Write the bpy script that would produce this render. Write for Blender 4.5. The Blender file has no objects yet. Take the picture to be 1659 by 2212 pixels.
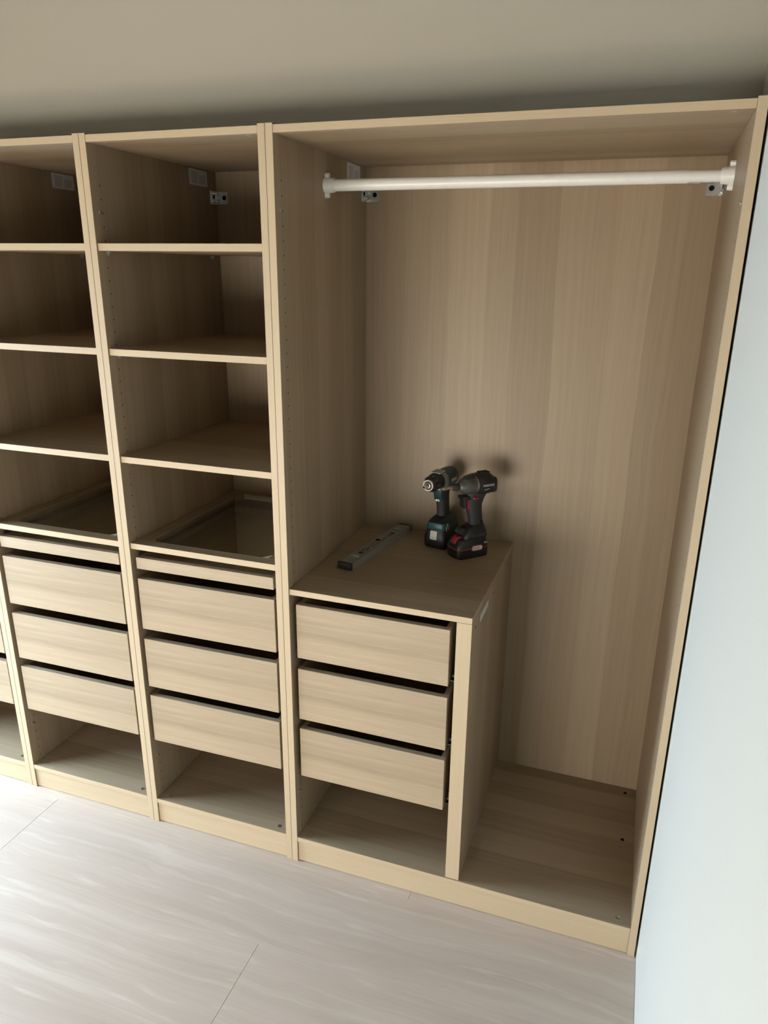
import bpy, bmesh, math, random
from mathutils import Matrix, Vector

# ------------------------------------------------------------------ scene, camera, light
sc = bpy.context.scene
col = sc.collection
random.seed(7)
R_ = math.radians

def norm(v): return Vector(v).normalized()

CAM = Vector((0.844234, -1.590298, 1.709283))
YAW, PITCH, ROLL, FPX, CX, CY = -0.327497, -0.325253, -0.013581, 1575.022, 15.636, 10.848
fwd = Vector((math.sin(YAW)*math.cos(PITCH), math.cos(YAW)*math.cos(PITCH), math.sin(PITCH)))
rgt = Vector((math.cos(YAW), -math.sin(YAW), 0))
dwn = fwd.cross(rgt)
rgt2 = math.cos(ROLL)*rgt + math.sin(ROLL)*dwn
dwn2 = -math.sin(ROLL)*rgt + math.cos(ROLL)*dwn
cam_d = bpy.data.cameras.new('camera')
cam = bpy.data.objects.new('camera', cam_d)
col.objects.link(cam)
m = Matrix.Identity(4)
for i in range(3):
    m[i][0] = rgt2[i]; m[i][1] = -dwn2[i]; m[i][2] = -fwd[i]; m[i][3] = CAM[i]
cam.matrix_world = m
cam_d.sensor_fit = 'VERTICAL'
cam_d.sensor_height = 36.0
cam_d.sensor_width = 27.0
cam_d.lens = FPX*36.0/2212.0
cam_d.shift_x = -CX/2212.0
cam_d.shift_y = CY/2212.0
cam_d.clip_start = 0.02
sc.camera = cam

sc.view_settings.view_transform = 'Standard'
sc.view_settings.look = 'None'
sc.view_settings.gamma = 1.0
sc.view_settings.use_curve_mapping = False
sc.view_settings.exposure = 0.85

world = bpy.data.worlds.new('daylight_sky')
sc.world = world
world.use_nodes = True
wn = world.node_tree.nodes
wn['Background'].inputs['Color'].default_value = (0.62, 0.78, 1.0, 1)
wn['Background'].inputs['Strength'].default_value = 0.3

def area_light(name, loc, rot, sx, sy, power, colr, spread=180):
    l = bpy.data.lights.new(name, 'AREA')
    l.shape = 'RECTANGLE'; l.size = sx; l.size_y = sy
    l.energy = power; l.color = colr; l.spread = R_(spread)
    o = bpy.data.objects.new(name, l); col.objects.link(o)
    o.location = loc; o.rotation_euler = rot
    return o
XL, YF, YB, ZC = -2.4, -3.4, 0.60, 2.46     # left wall, wall behind the camera, back wall, ceiling
# daylight: sky light through the glazed door in the left wall (x = XL), sun through the added low opening
# behind the camera (y = -3.4) falling on the floor inside it, plus an added fill lamp there
area_light('daylight_left', (XL+0.06, -0.500, 0.825), (0, R_(-90+34), 0), 1.470, 0.800, 56, (0.62, 0.82, 1.0), 150)
area_light('fill_behind', (-0.875, YF+0.06, 0.525), (R_(90-8), 0, R_(-6)), 2.150, 0.810, 33, (1.0, 0.94, 0.85), 150)  # added fill lamp, brightens the fronts and the wide wardrobe's back
sun_d = bpy.data.lights.new('sun', 'SUN'); sun_d.energy = 60; sun_d.angle = R_(1.0); sun_d.color = (1.0, 0.93, 0.84)
sun = bpy.data.objects.new('sun', sun_d); col.objects.link(sun)
sun.rotation_euler = Vector((0.1, 0.68, -0.7)).to_track_quat('-Z', 'Y').to_euler()

# ------------------------------------------------------------------ node helpers / materials
MATS = {}
class NT:
    def __init__(s, name):
        s.m = bpy.data.materials.new(name); s.m.use_nodes = True
        s.t = s.m.node_tree; s.n = s.t.nodes; s.l = s.t.links
        s.b = s.n['Principled BSDF']
        MATS[name] = s.m
    def add(s, t, **k):
        n = s.n.new(t)
        for a, b in k.items(): setattr(n, a, b)
        return n
    def link(s, a, b): s.l.new(a, b)
    def math(s, op, a, b=None, c=None):
        n = s.add('ShaderNodeMath', operation=op)
        for i, v in enumerate((a, b, c)):
            if v is None: continue
            if isinstance(v, (int, float)): n.inputs[i].default_value = v
            else: s.link(v, n.inputs[i])
        return n.outputs[0]
    def vec(s, x, y, z):
        n = s.add('ShaderNodeCombineXYZ')
        for i, v in enumerate((x, y, z)):
            if isinstance(v, (int, float)): n.inputs[i].default_value = v
            else: s.link(v, n.inputs[i])
        return n.outputs[0]
    def noise(s, v, scale, detail=3, rough=0.55, dist=0.0):
        n = s.add('ShaderNodeTexNoise')
        s.link(v, n.inputs['Vector']); n.inputs['Scale'].default_value = scale
        n.inputs['Detail'].default_value = detail; n.inputs['Roughness'].default_value = rough
        n.inputs['Distortion'].default_value = dist
        return n.outputs['Fac']
    def maprange(s, v, a, b, c, d):
        n = s.add('ShaderNodeMapRange'); s.link(v, n.inputs[0])
        for i, x in enumerate((a, b, c, d)): n.inputs[i+1].default_value = x
        return n.outputs[0]
    def ramp(s, v, stops, interp='LINEAR'):
        n = s.add('ShaderNodeValToRGB'); s.link(v, n.inputs[0])
        cr = n.color_ramp; cr.interpolation = interp
        while len(cr.elements) > 1: cr.elements.remove(cr.elements[-1])
        cr.elements[0].position = stops[0][0]; cr.elements[0].color = stops[0][1]
        for p, c in stops[1:]:
            e = cr.elements.new(p); e.color = c
        return n.outputs['Color']
    def mixc(s, f, a, b, mode='MIX'):
        n = s.add('ShaderNodeMix', data_type='RGBA', blend_type=mode)
        for k, v in ((0, f), (6, a), (7, b)):
            if isinstance(v, (int, float, tuple)): n.inputs[k].default_value = v
            else: s.link(v, n.inputs[k])
        return n.outputs[2]
    def bump(s, h, strength=0.1, dist=0.001):
        n = s.add('ShaderNodeBump'); n.inputs['Strength'].default_value = strength
        n.inputs['Distance'].default_value = dist
        s.link(h, n.inputs['Height']); s.link(n.outputs[0], s.b.inputs['Normal'])

def plain(name, rgb, rough=0.5, metal=0.0, spec=0.5, nz=0.0, nscale=60):
    t = NT(name)
    t.b.inputs['Base Color'].default_value = (*rgb, 1)
    t.b.inputs['Roughness'].default_value = rough
    t.b.inputs['Metallic'].default_value = metal
    t.b.inputs['Specular IOR Level'].default_value = spec
    if nz:
        c = t.add('ShaderNodeTexCoord')
        f = t.noise(c.outputs['Object'], nscale, 4)
        g = t.maprange(f, 0.3, 0.7, 1-nz, 1+nz)
        t.link(t.mixc(1.0, (*rgb, 1), t.vec(g, g, g), 'MULTIPLY'), t.b.inputs['Base Color'])
        t.link(t.maprange(f, 0.3, 0.7, rough*0.85, min(1, rough*1.15)), t.b.inputs['Roughness'])
    return t.m

WOOD_HI = (0.385, 0.300, 0.200)
WOOD_LO = (0.245, 0.178, 0.110)

def wood(name, grain, bands=None, freq=11.0, vary=True, edge=False, contrast=1.0, hi=WOOD_HI, lo=WOOD_LO, streak=0.46, fine=0.26):
    """oak-effect foil: wide tonal strips across the grain, fine streaks and pores along it"""
    t = NT(name)
    c = t.add('ShaderNodeTexCoord')
    sp = t.add('ShaderNodeSeparateXYZ'); t.link(c.outputs['Object'], sp.inputs[0])
    x, y, z = sp.outputs
    if grain == 'Z': al, ac = z, t.math('ADD', x, y)
    elif grain == 'X': al, ac = x, t.math('ADD', y, z)
    else: al, ac = y, t.math('ADD', x, z)
    ac0 = ac
    if vary:
        oi = t.add('ShaderNodeObjectInfo')
        al = t.math('ADD', al, t.math('MULTIPLY', oi.outputs['Random'], 17.0))
        ac = t.math('ADD', ac, t.math('MULTIPLY', oi.outputs['Random'], 5.3))
    wob = t.noise(t.vec(t.math('MULTIPLY', al, 1.1), t.math('MULTIPLY', ac, 3.0), 0.0), 1.0, 3)
    wob = t.math('MULTIPLY', t.math('SUBTRACT', wob, 0.5), 0.045)
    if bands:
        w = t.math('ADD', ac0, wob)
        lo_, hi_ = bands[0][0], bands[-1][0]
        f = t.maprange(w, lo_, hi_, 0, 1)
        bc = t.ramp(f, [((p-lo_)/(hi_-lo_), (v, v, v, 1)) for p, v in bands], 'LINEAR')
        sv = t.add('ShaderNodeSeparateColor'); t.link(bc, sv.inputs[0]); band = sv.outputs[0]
    else:
        v = t.add('ShaderNodeTexVoronoi', voronoi_dimensions='1D', feature='F1')
        t.link(t.math('MULTIPLY', t.math('ADD', ac, wob), freq), v.inputs['W'])
        v.inputs['Scale'].default_value = 1.0
        sv = t.add('ShaderNodeSeparateColor'); t.link(v.outputs['Color'], sv.inputs[0]); band = sv.outputs[0]
    g1 = t.noise(t.vec(t.math('MULTIPLY', al, 1.6), t.math('MULTIPLY', t.math('ADD', ac, wob), 75.0), 0.0), 1.0, 4, 0.6)
    g2 = t.noise(t.vec(t.math('MULTIPLY', al, 7.0), t.math('MULTIPLY', t.math('ADD', ac, wob), 420.0), 3.0), 1.0, 3, 0.6)
    k = t.math('ADD', t.math('MULTIPLY', band, 0.55*contrast), t.math('MULTIPLY', t.maprange(g1, 0.25, 0.75, -0.1, 0.9), streak))
    k = t.math('ADD', k, t.math('MULTIPLY', t.maprange(g2, 0.3, 0.7, -0.5, 0.5), fine))
    colr = t.mixc(k, (*lo, 1), (*hi, 1))
    # slight warm / cool drift between strips
    warm = t.noise(t.vec(t.math('MULTIPLY', al, 0.7), t.math('MULTIPLY', ac, 9.0), 7.0), 1.0, 2)
    colr = t.mixc(t.maprange(warm, 0.4, 0.7, 0.0, 0.35), colr, t.mixc(1.0, colr, (1.03, 0.95, 0.90, 1), 'MULTIPLY'))
    pores = t.maprange(g2, 0.60, 0.72, 0.0, 0.30)
    colr = t.mixc(pores, colr, t.mixc(1.0, colr, (0.72, 0.66, 0.60, 1), 'MULTIPLY'))
    t.link(colr, t.b.inputs['Base Color'])
    t.b.inputs['Roughness'].default_value = 0.44
    t.b.inputs['Specular IOR Level'].default_value = 0.42
    t.bump(g2, 0.12, 0.0004)
    return t.m

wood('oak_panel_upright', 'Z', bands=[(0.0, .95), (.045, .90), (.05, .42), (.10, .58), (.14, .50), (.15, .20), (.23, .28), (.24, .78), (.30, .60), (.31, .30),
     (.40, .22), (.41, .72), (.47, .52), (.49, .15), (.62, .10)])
wood('oak_back', 'Z', freq=9.0, contrast=1.15, streak=0.36)
wood('oak_flat', 'X', freq=13.0, contrast=1.2)
wood('oak_edge_upright', 'Z', freq=60.0, contrast=0.35, hi=(0.545, 0.440, 0.298), lo=(0.465, 0.365, 0.243))
wood('oak_edge_flat', 'X', freq=60.0, contrast=0.35, hi=(0.545, 0.440, 0.298), lo=(0.465, 0.365, 0.243))
wood('oak_drawer_front', 'X', bands=[(-.02, .95), (.058, .80), (.064, .22), (.085, .28), (.10, .45), (.128, .55), (.14, .62), (.18, .66)], vary=False, contrast=1.0, streak=0.60, fine=0.34,
     hi=(0.435, 0.345, 0.235), lo=(0.262, 0.194, 0.127))
wood('oak_drawer_box', 'Y', freq=14.0, contrast=0.5)

def floor_mat():
    t = NT('floor_laminate')
    c = t.add('ShaderNodeTexCoord'); oi = t.add('ShaderNodeObjectInfo')
    sp = t.add('ShaderNodeSeparateXYZ'); t.link(c.outputs['Object'], sp.inputs[0])
    al = t.math('ADD', sp.outputs[0], t.math('MULTIPLY', oi.outputs['Random'], 31.0))
    ac = t.math('ADD', sp.outputs[1], t.math('MULTIPLY', oi.outputs['Random'], 11.0))
    wv = t.noise(t.vec(t.math('MULTIPLY', al, 1.5), t.math('MULTIPLY', ac, 4.0), 0), 1.0, 3)
    ac2 = t.math('ADD', ac, t.math('MULTIPLY', t.math('SUBTRACT', wv, 0.5), 0.10))
    a = t.noise(t.vec(t.math('MULTIPLY', al, 0.9), t.math('MULTIPLY', ac2, 13.0), 0), 1.0, 3, 0.55)
    b = t.noise(t.vec(t.math('MULTIPLY', al, 3.0), t.math('MULTIPLY', ac2, 90.0), 2.0), 1.0, 4, 0.6)
    d = t.noise(t.vec(t.math('MULTIPLY', al, 5.0), t.math('MULTIPLY', ac2, 42.0), 5.0), 1.0, 2, 0.5)
    k = t.math('ADD', t.math('MULTIPLY', t.maprange(a, 0.3, 0.7, 0, 1), 0.55), t.math('MULTIPLY', t.maprange(b, 0.25, 0.75, 0, 1), 0.40))
    colr = t.mixc(k, (0.454, 0.361, 0.293, 1), (0.576, 0.477, 0.407, 1))
    colr = t.mixc(t.maprange(d, 0.60, 0.72, 0.0, 0.45), colr, (0.668, 0.575, 0.497, 1))
    st = t.noise(t.vec(t.math('MULTIPLY', al, 0.8), t.math('MULTIPLY', ac2, 34.0), 12.0), 1.0, 3, 0.6)
    colr = t.mixc(t.maprange(st, 0.55, 0.70, 0.0, 0.40), colr, (0.661, 0.572, 0.482, 1))
    colr = t.mixc(t.maprange(st, 0.28, 0.42, 0.35, 0.0), colr, (0.373, 0.295, 0.231, 1))
    cloud = t.noise(t.vec(t.math('MULTIPLY', al, 2.2), t.math('MULTIPLY', ac2, 9.0), 9.0), 1.0, 3)
    colr = t.mixc(t.maprange(cloud, 0.55, 0.75, 0.0, 0.35), colr, (0.423, 0.341, 0.281, 1))
    t.link(colr, t.b.inputs['Base Color'])
    t.b.inputs['Roughness'].default_value = 0.36
    t.b.inputs['Specular IOR Level'].default_value = 0.45
    t.bump(b, 0.08, 0.0005)
floor_mat()

def paint(name, rgb):
    t = NT(name)
    c = t.add('ShaderNodeTexCoord')
    n = t.noise(c.outputs['Object'], 260.0, 3)
    f = t.maprange(n, 0.3, 0.7, 0.985, 1.015)
    t.link(t.mixc(1.0, (*rgb, 1), t.vec(f, f, f), 'MULTIPLY'), t.b.inputs['Base Color'])
    t.b.inputs['Roughness'].default_value = 0.62
    t.b.inputs['Specular IOR Level'].default_value = 0.3
    t.bump(n, 0.05, 0.0006)
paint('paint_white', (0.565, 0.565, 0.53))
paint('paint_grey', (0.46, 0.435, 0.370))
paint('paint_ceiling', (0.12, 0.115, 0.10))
paint('paint_dark', (0.12, 0.115, 0.10))
plain('scuff', (0.52, 0.495, 0.42), 0.7)
plain('white_plastic', (0.72, 0.71, 0.67), 0.38, nz=0.02)
plain('white_steel', (0.74, 0.74, 0.71), 0.32, nz=0.02)
plain('zinc', (0.60, 0.62, 0.62), 0.34, 1.0, nz=0.08, nscale=120)
plain('runner_steel', (0.22, 0.22, 0.21), 0.45, 0.8)
plain('dark_hole', (0.010, 0.008, 0.006), 0.9, spec=0.1)
plain('pin_hole', (0.085, 0.062, 0.042), 0.9, spec=0.1)
plain('paper', (0.62, 0.61, 0.60), 0.8, nz=0.03)
plain('paper_print', (0.47, 0.46, 0.47), 0.8, nz=0.2, nscale=150)
plain('black_plastic', (0.012, 0.012, 0.012), 0.42, nz=0.15)
plain('black_rubber', (0.018, 0.018, 0.018), 0.65, nz=0.2, nscale=40)
plain('teal_plastic', (0.010, 0.075, 0.085), 0.35, nz=0.1)
plain('teal_dark', (0.008, 0.035, 0.042), 0.40, nz=0.1)
plain('grey_plastic', (0.34, 0.36, 0.33), 0.5, nz=0.08)
plain('gear_grey', (0.075, 0.078, 0.072), 0.40, 0.3, nz=0.35, nscale=55)
plain('chrome_dull', (0.50, 0.48, 0.44), 0.30, 0.9)
plain('gear_housing_grey', (0.20, 0.205, 0.19), 0.45, nz=0.1)
plain('chrome', (0.80, 0.78, 0.74), 0.18, 1.0)
plain('steel_worn', (0.44, 0.40, 0.36), 0.36, 1.0, nz=0.15)
plain('bit_steel', (0.40, 0.33, 0.27), 0.40, 0.9, nz=0.15)
plain('red_plastic', (0.22, 0.012, 0.022), 0.42, nz=0.1)
plain('crimson', (0.24, 0.010, 0.05), 0.42)
plain('red_line', (0.27, 0.045, 0.045), 0.45)
plain('print_white', (0.60, 0.60, 0.57), 0.5)
plain('print_dark', (0.020, 0.018, 0.016), 0.5)
plain('print_grey', (0.13, 0.125, 0.11), 0.55)
plain('cream_label', (0.70, 0.70, 0.58), 0.5)
plain('level_aluminium', (0.30, 0.29, 0.245), 0.42, 0.35, nz=0.05, nscale=90)
plain('vial_green', (0.26, 0.27, 0.20), 0.25)
plain('window_white', (0.75, 0.75, 0.75), 0.4)

def glass_mat():
    t = NT('clear_glass')
    out = t.n['Material Output']
    lw = t.add('ShaderNodeLayerWeight'); lw.inputs['Blend'].default_value = 0.5
    fr = t.math('ADD', t.math('MULTIPLY', t.math('POWER', lw.outputs['Facing'], 5.0), 0.90), 0.045)
    tr = t.add('ShaderNodeBsdfTransparent'); tr.inputs['Color'].default_value = (0.90, 0.93, 0.91, 1)
    gl = t.add('ShaderNodeBsdfGlossy'); gl.inputs['Roughness'].default_value = 0.03
    mx = t.add('ShaderNodeMixShader')
    t.link(fr, mx.inputs[0]); t.link(tr.outputs[0], mx.inputs[1]); t.link(gl.outputs[0], mx.inputs[2])
    t.link(mx.outputs[0], out.inputs['Surface'])
glass_mat()

# ------------------------------------------------------------------ geometry helpers
def to_obj(name, bm, mats, parent=None, loc=(0, 0, 0), rot=(0, 0, 0), smooth=False):
    me = bpy.data.meshes.new(name)
    bm.normal_update()
    bm.to_mesh(me); bm.free()
    if isinstance(mats, str): mats = [mats]
    for k in mats: me.materials.append(MATS[k])
    if smooth:
        for p in me.polygons: p.use_smooth = True
        try: me.set_sharp_from_angle(angle=R_(40))
        except Exception: pass
    o = bpy.data.objects.new(name, me); col.objects.link(o)
    o.parent = parent; o.location = loc; o.rotation_euler = rot
    return o

def share(name, me, parent, loc=(0, 0, 0), rot=(0, 0, 0)):
    o = bpy.data.objects.new(name, me); col.objects.link(o)
    o.parent = parent; o.location = loc; o.rotation_euler = rot
    return o

def thing(name, label, cat, loc=(0, 0, 0), rotz=0.0, group=None):
    o = bpy.data.objects.new(name, None); col.objects.link(o)
    o.empty_display_size = 0.05
    o.location = loc; o.rotation_euler = (0, 0, rotz)
    return tag(o, label, cat, group)

def tag(o, label, cat, group=None):
    o['label'] = label; o['category'] = cat
    if group: o['group'] = group
    return o

def bm_box(bm, x0, x1, y0, y1, z0, z1, bev=0.0, mi=0, seg=1):
    r = bmesh.ops.create_cube(bm, size=1.0)
    vs = r['verts']
    for v in vs:
        v.co = Vector(((x0+x1)/2 + v.co.x*(x1-x0), (y0+y1)/2 + v.co.y*(y1-y0), (z0+z1)/2 + v.co.z*(z1-z0)))
    fs = list({f for v in vs for f in v.link_faces})
    for f in fs: f.material_index = mi
    if bev:
        es = list({e for v in vs for e in v.link_edges})
        g = bmesh.ops.bevel(bm, geom=es, offset=bev, segments=seg, profile=0.5, affect='EDGES')
        for f in g['faces']: f.material_index = mi
    return bm

def box(name, d, mats, parent=None, bev=0.0, seg=1, **k):
    bm = bmesh.new(); bm_box(bm, *d, bev=bev, seg=seg)
    return to_obj(name, bm, mats, parent, **k)

def board(name, d, face, edge, parent, edge_axis, bev=0.0006):
    """a foil board: wide faces in one material, the narrow front edge band (facing -y) in another"""
    bm = bmesh.new(); bm_box(bm, *d, bev=bev)
    for f in bm.faces:
        f.normal_update()
        if f.normal.y < -0.9: f.material_index = 1
    return to_obj(name, bm, [face, edge], parent)

def bm_cyl(bm, p0, p1, r0, r1=None, n=16, mi=0, caps=True):
    r1 = r0 if r1 is None else r1
    p0, p1 = Vector(p0), Vector(p1)
    d = p1-p0; L = d.length
    q = d.to_track_quat('Z', 'Y').to_matrix().to_4x4()
    before = set(bm.faces)
    bmesh.ops.create_cone(bm, cap_ends=caps, cap_tris=False, segments=n, radius1=r0, radius2=r1, depth=L,
                          matrix=Matrix.Translation((p0+p1)/2) @ q)
    for f in bm.faces:
        if f not in before: f.material_index = mi
    return bm

def bm_lathe(bm, prof, origin, axis, n=24, mi=0, sx=1.0, sy=1.0):
    """prof: (distance along axis, radius); axis unit vector"""
    q = Vector(axis).to_track_quat('Z', 'Y').to_matrix()
    rings = []
    for d, r in prof:
        ring = []
        for i in range(n):
            a = 2*math.pi*i/n
            ring.append(bm.verts.new(Vector(origin) + q @ Vector((r*math.cos(a)*sx, r*math.sin(a)*sy, d))))
        rings.append(ring)
    for a, b in zip(rings, rings[1:]):
        for i in range(n):
            f = bm.faces.new((a[i], a[(i+1) % n], b[(i+1) % n], b[i])); f.material_index = mi
    f = bm.faces.new(list(reversed(rings[0]))); f.material_index = mi
    f = bm.faces.new(rings[-1]); f.material_index = mi
    return bm

def bm_loft(bm, rings, mi=0, cap=True):
    """rings: lists of points of equal length"""
    rs = [[bm.verts.new(Vector(p)) for p in r] for r in rings]
    n = len(rs[0])
    for a, b in zip(rs, rs[1:]):
        for i in range(n):
            f = bm.faces.new((a[i], a[(i+1) % n], b[(i+1) % n], b[i])); f.material_index = mi
    if cap:
        f = bm.faces.new(list(reversed(rs[0]))); f.material_index = mi
        f = bm.faces.new(rs[-1]); f.material_index = mi
    bmesh.ops.recalc_face_normals(bm, faces=bm.faces[:])
    return bm

def rrect(x0, x1, y0, y1, z, r, k=3):
    pts = []
    for (cx, cy, a0) in ((x1-r, y1-r, 0), (x0+r, y1-r, 90), (x0+r, y0+r, 180), (x1-r, y0+r, 270)):
        for i in range(k+1):
            a = R_(a0 + 90*i/k)
            pts.append((cx+r*math.cos(a), cy+r*math.sin(a), z))
    return pts

def bm_prism(bm, prof, y0, y1, bev=0.0, mi=0, seg=2):
    """profile in the x-z plane extruded along y"""
    a = [bm.verts.new((x, y0, z)) for x, z in prof]
    b = [bm.verts.new((x, y1, z)) for x, z in prof]
    n = len(prof); fs = []
    fs.append(bm.faces.new(a)); fs.append(bm.faces.new(list(reversed(b))))
    for i in range(n):
        fs.append(bm.faces.new((a[i], b[i], b[(i+1) % n], a[(i+1) % n])))
    for f in fs: f.material_index = mi
    bmesh.ops.recalc_face_normals(bm, faces=fs)
    if bev:
        es = list({e for v in a+b for e in v.link_edges if (e.verts[0] in a) == (e.verts[1] in a)})
        g = bmesh.ops.bevel(bm, geom=es, offset=bev, segments=seg, profile=0.6, affect='EDGES')
        for f in g['faces']: f.material_index = mi
    return bm

def text_part(name, body, size, mat, parent, matrix, depth=0.0002):
    cu = bpy.data.curves.new(name, 'FONT')
    cu.body = body; cu.size = size; cu.extrude = depth; cu.align_x = 'CENTER'; cu.align_y = 'CENTER'
    tmp = bpy.data.objects.new(name, cu); col.objects.link(tmp)
    dg = bpy.context.evaluated_depsgraph_get()
    me = bpy.data.meshes.new_from_object(tmp.evaluated_get(dg))
    bpy.data.objects.remove(tmp); bpy.data.curves.remove(cu)
    me.materials.clear(); me.materials.append(MATS[mat])
    o = bpy.data.objects.new(name, me); col.objects.link(o)
    o.parent = parent; o.matrix_local = matrix
    return o

def frame_matrix(origin, xa, ya):
    xa = norm(xa); ya = norm(ya); za = xa.cross(ya)
    mm = Matrix.Identity(4)
    for i in range(3):
        mm[i][0] = xa[i]; mm[i][1] = ya[i]; mm[i][2] = za[i]; mm[i][3] = origin[i]
    return mm

def structure(o):
    o['kind'] = 'structure'
    return o

# ------------------------------------------------------------------ the room
XW = 1.0028          # right wall plane
fl = structure(box('floor', (XL, XW, YF, YB, -0.03, -0.0025), 'floor_laminate'))
# planks run along x, rows 0.272 deep; joints staggered as in the photograph
ROW, LEN = 0.272, 2.30
pl_cache = {}
def plank(x0, x1, y0, y1):
    x0 = max(x0, XL); x1 = min(x1, XW-0.0005)
    if x1-x0 < 0.02: return
    key = (round(x1-x0, 3), round(y1-y0, 3))
    if key not in pl_cache:
        bm = bmesh.new(); bm_box(bm, -(x1-x0)/2+0.0003, (x1-x0)/2-0.0006, -(y1-y0)/2, (y1-y0)/2, -0.006, 0.0, bev=0.00025)
        o = to_obj('plank', bm, 'floor_laminate', fl, loc=((x0+x1)/2, (y0+y1)/2, 0)); pl_cache[key] = o.data
    else:
        share('plank', pl_cache[key], fl, loc=((x0+x1)/2, (y0+y1)/2, 0))
top = -0.025
for r in range(-2, 14):
    y1 = top - r*ROW; y0 = y1-ROW
    y1 = min(y1, YB); y0 = max(y0, YF)
    if y1-y0 < 0.02: continue
    off = {0: -0.865, 1: 0.047}.get(r, -0.865 + 0.912*((r*7) % 5)/2.2)
    x = off
    while x > XL: x -= LEN
    while x < XW:
        plank(x, x+LEN, y0, y1); x += LEN

structure(box('wall_right', (XW, XW+0.10, YF, YB, 0, ZC), 'paint_white'))
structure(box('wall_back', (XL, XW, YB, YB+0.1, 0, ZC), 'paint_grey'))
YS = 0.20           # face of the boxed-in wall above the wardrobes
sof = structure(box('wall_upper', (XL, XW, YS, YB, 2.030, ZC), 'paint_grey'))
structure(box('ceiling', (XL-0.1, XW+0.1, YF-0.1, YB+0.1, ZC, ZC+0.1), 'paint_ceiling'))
bm = bmesh.new()
rs = random.Random(3)
for i in range(26):
    x = 0.62 + i*0.011 + rs.uniform(-0.004, 0.004); z = 2.068 + (i/26)*0.013 + rs.uniform(-0.0012, 0.0012)
    l = rs.uniform(0.002, 0.009)
    bm_box(bm, x-l, x+l, YS-0.0004, YS+0.0002, z-0.0004, z+0.0004)
o = to_obj('scuff_marks', bm, 'scuff', sof); o['kind'] = 'stuff'
# left wall with a glazed door opening, unseen wall behind the camera with an added opening, sized for the light
bm = bmesh.new()
bm_box(bm, XL-0.12, XL, YF, -0.950, 0, ZC); bm_box(bm, XL-0.12, XL, -0.050, YB, 0, ZC); bm_box(bm, XL-0.12, XL, -0.950, -0.050, 1.650, ZC)
structure(to_obj('wall_left', bm, 'paint_white'))
w1 = structure(bpy.data.objects.new('window_1', None)); col.objects.link(w1); w1.location = (XL-0.06, -0.500, 0)
for d in ((-.03, .03, -0.450, -0.390, 0, 1.650), (-.03, .03, 0.390, 0.450, 0, 1.650), (-.03, .03, -0.390, 0.390, 1.590, 1.650), (-.03, .03, -0.390, 0.390, 0, .06)):
    box('window_frame', d, 'window_white', w1, bev=0.004)
box('window_pane', (-.004, .004, -0.390, 0.390, .06, 1.590), 'clear_glass', w1)
bm = bmesh.new()
bm_box(bm, XL, -2.000, YF-0.12, YF, 0, ZC); bm_box(bm, 0.250, XW, YF-0.12, YF, 0, ZC); bm_box(bm, -2.000, 0.250, YF-0.12, YF, 1.050, ZC); bm_box(bm, -2.000, 0.250, YF-0.12, YF, 0, 0.06)
structure(to_obj('wall_front', bm, 'paint_dark'))
w2 = structure(bpy.data.objects.new('added_window', None)); col.objects.link(w2); w2.location = (-0.875, YF-0.06, 0.06)  # unseen window, added with a low head to limit the front light
for d in ((-1.125, -1.065, -.03, .03, 0, 0.990), (1.065, 1.125, -.03, .03, 0, 0.990), (-1.065, 1.065, -.03, .03, 0.930, 0.990), (-1.065, 1.065, -.03, .03, 0, .06)):
    box('window_frame', d, 'window_white', w2, bev=0.004)
box('window_pane', (-1.065, 1.065, -.004, .004, .06, 0.930), 'clear_glass', w2)

# ------------------------------------------------------------------ wardrobes
T, HT, DEP, YBK = 0.0188, 2.012, 0.58, 0.5726
ZB, ZP, ZT = 0.0902, 0.0736, 1.9919
W5, W1 = 0.499, 0.998

# row of shelf-pin holes, one mesh shared by every panel (faces +x)
def hole_mesh(zs, name, r=0.0022):
    bm = bmesh.new()
    for yy in (0.035,):
        for zz in zs:
            bm_cyl(bm, (-0.0008, yy, zz), (0.00012, yy, zz), r, n=8)
    me = bpy.data.meshes.new(name); bm.to_mesh(me); bm.free(); me.materials.append(MATS['pin_hole'])
    return me
HOLES = hole_mesh([0.1081+0.032*i for i in range(57)], 'pin_holes')

bm = bmesh.new()
bm_lathe(bm, [(0, 0.0065), (0.0006, 0.0065), (0.0007, 0.0052), (0.0004, 0.0050), (0.0004, 0.0015)], (0, 0, 0), (0, 0, 1), 14)
CAMFIT = to_obj('cam_fitting', bm, 'zinc'); CAMM = CAMFIT.data; bpy.data.objects.remove(CAMFIT)
bm = bmesh.new(); bm_cyl(bm, (0, 0, -0.001), (0, 0, 0.0002), 0.0055, n=12)
o = to_obj('cam_hole', bm, 'dark_hole'); CAMH = o.data; bpy.data.objects.remove(o)
bm = bmesh.new(); bm_lathe(bm, [(0, 0.0042), (0.0012, 0.0042), (0.0022, 0.0026), (0.0024, 0.0008)], (0, 0, 0), (1, 0, 0), 12)
o = to_obj('connector_screw', bm, 'zinc', smooth=True); SCRM = o.data; bpy.data.objects.remove(o)

def sticker(parent, x, y0, y1, z0, z1, facing=1):
    o = box('paper_label', (x, x+0.0003*facing, y0, y1, z0, z1), 'paper', parent)
    o['label'] = 'white paper instruction label'
    s = facing
    d = (y1-y0); h = (z1-z0)
    box('label_print', (x+0.0002*s, x+0.0004*s, y0+d*0.12, y0+d*0.46, z0+h*0.12, z1-h*0.14), 'paper_print', o)
    box('label_print', (x+0.0002*s, x+0.0004*s, y0+d*0.54, y0+d*0.90, z0+h*0.12, z1-h*0.30), 'paper_print', o)

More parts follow.
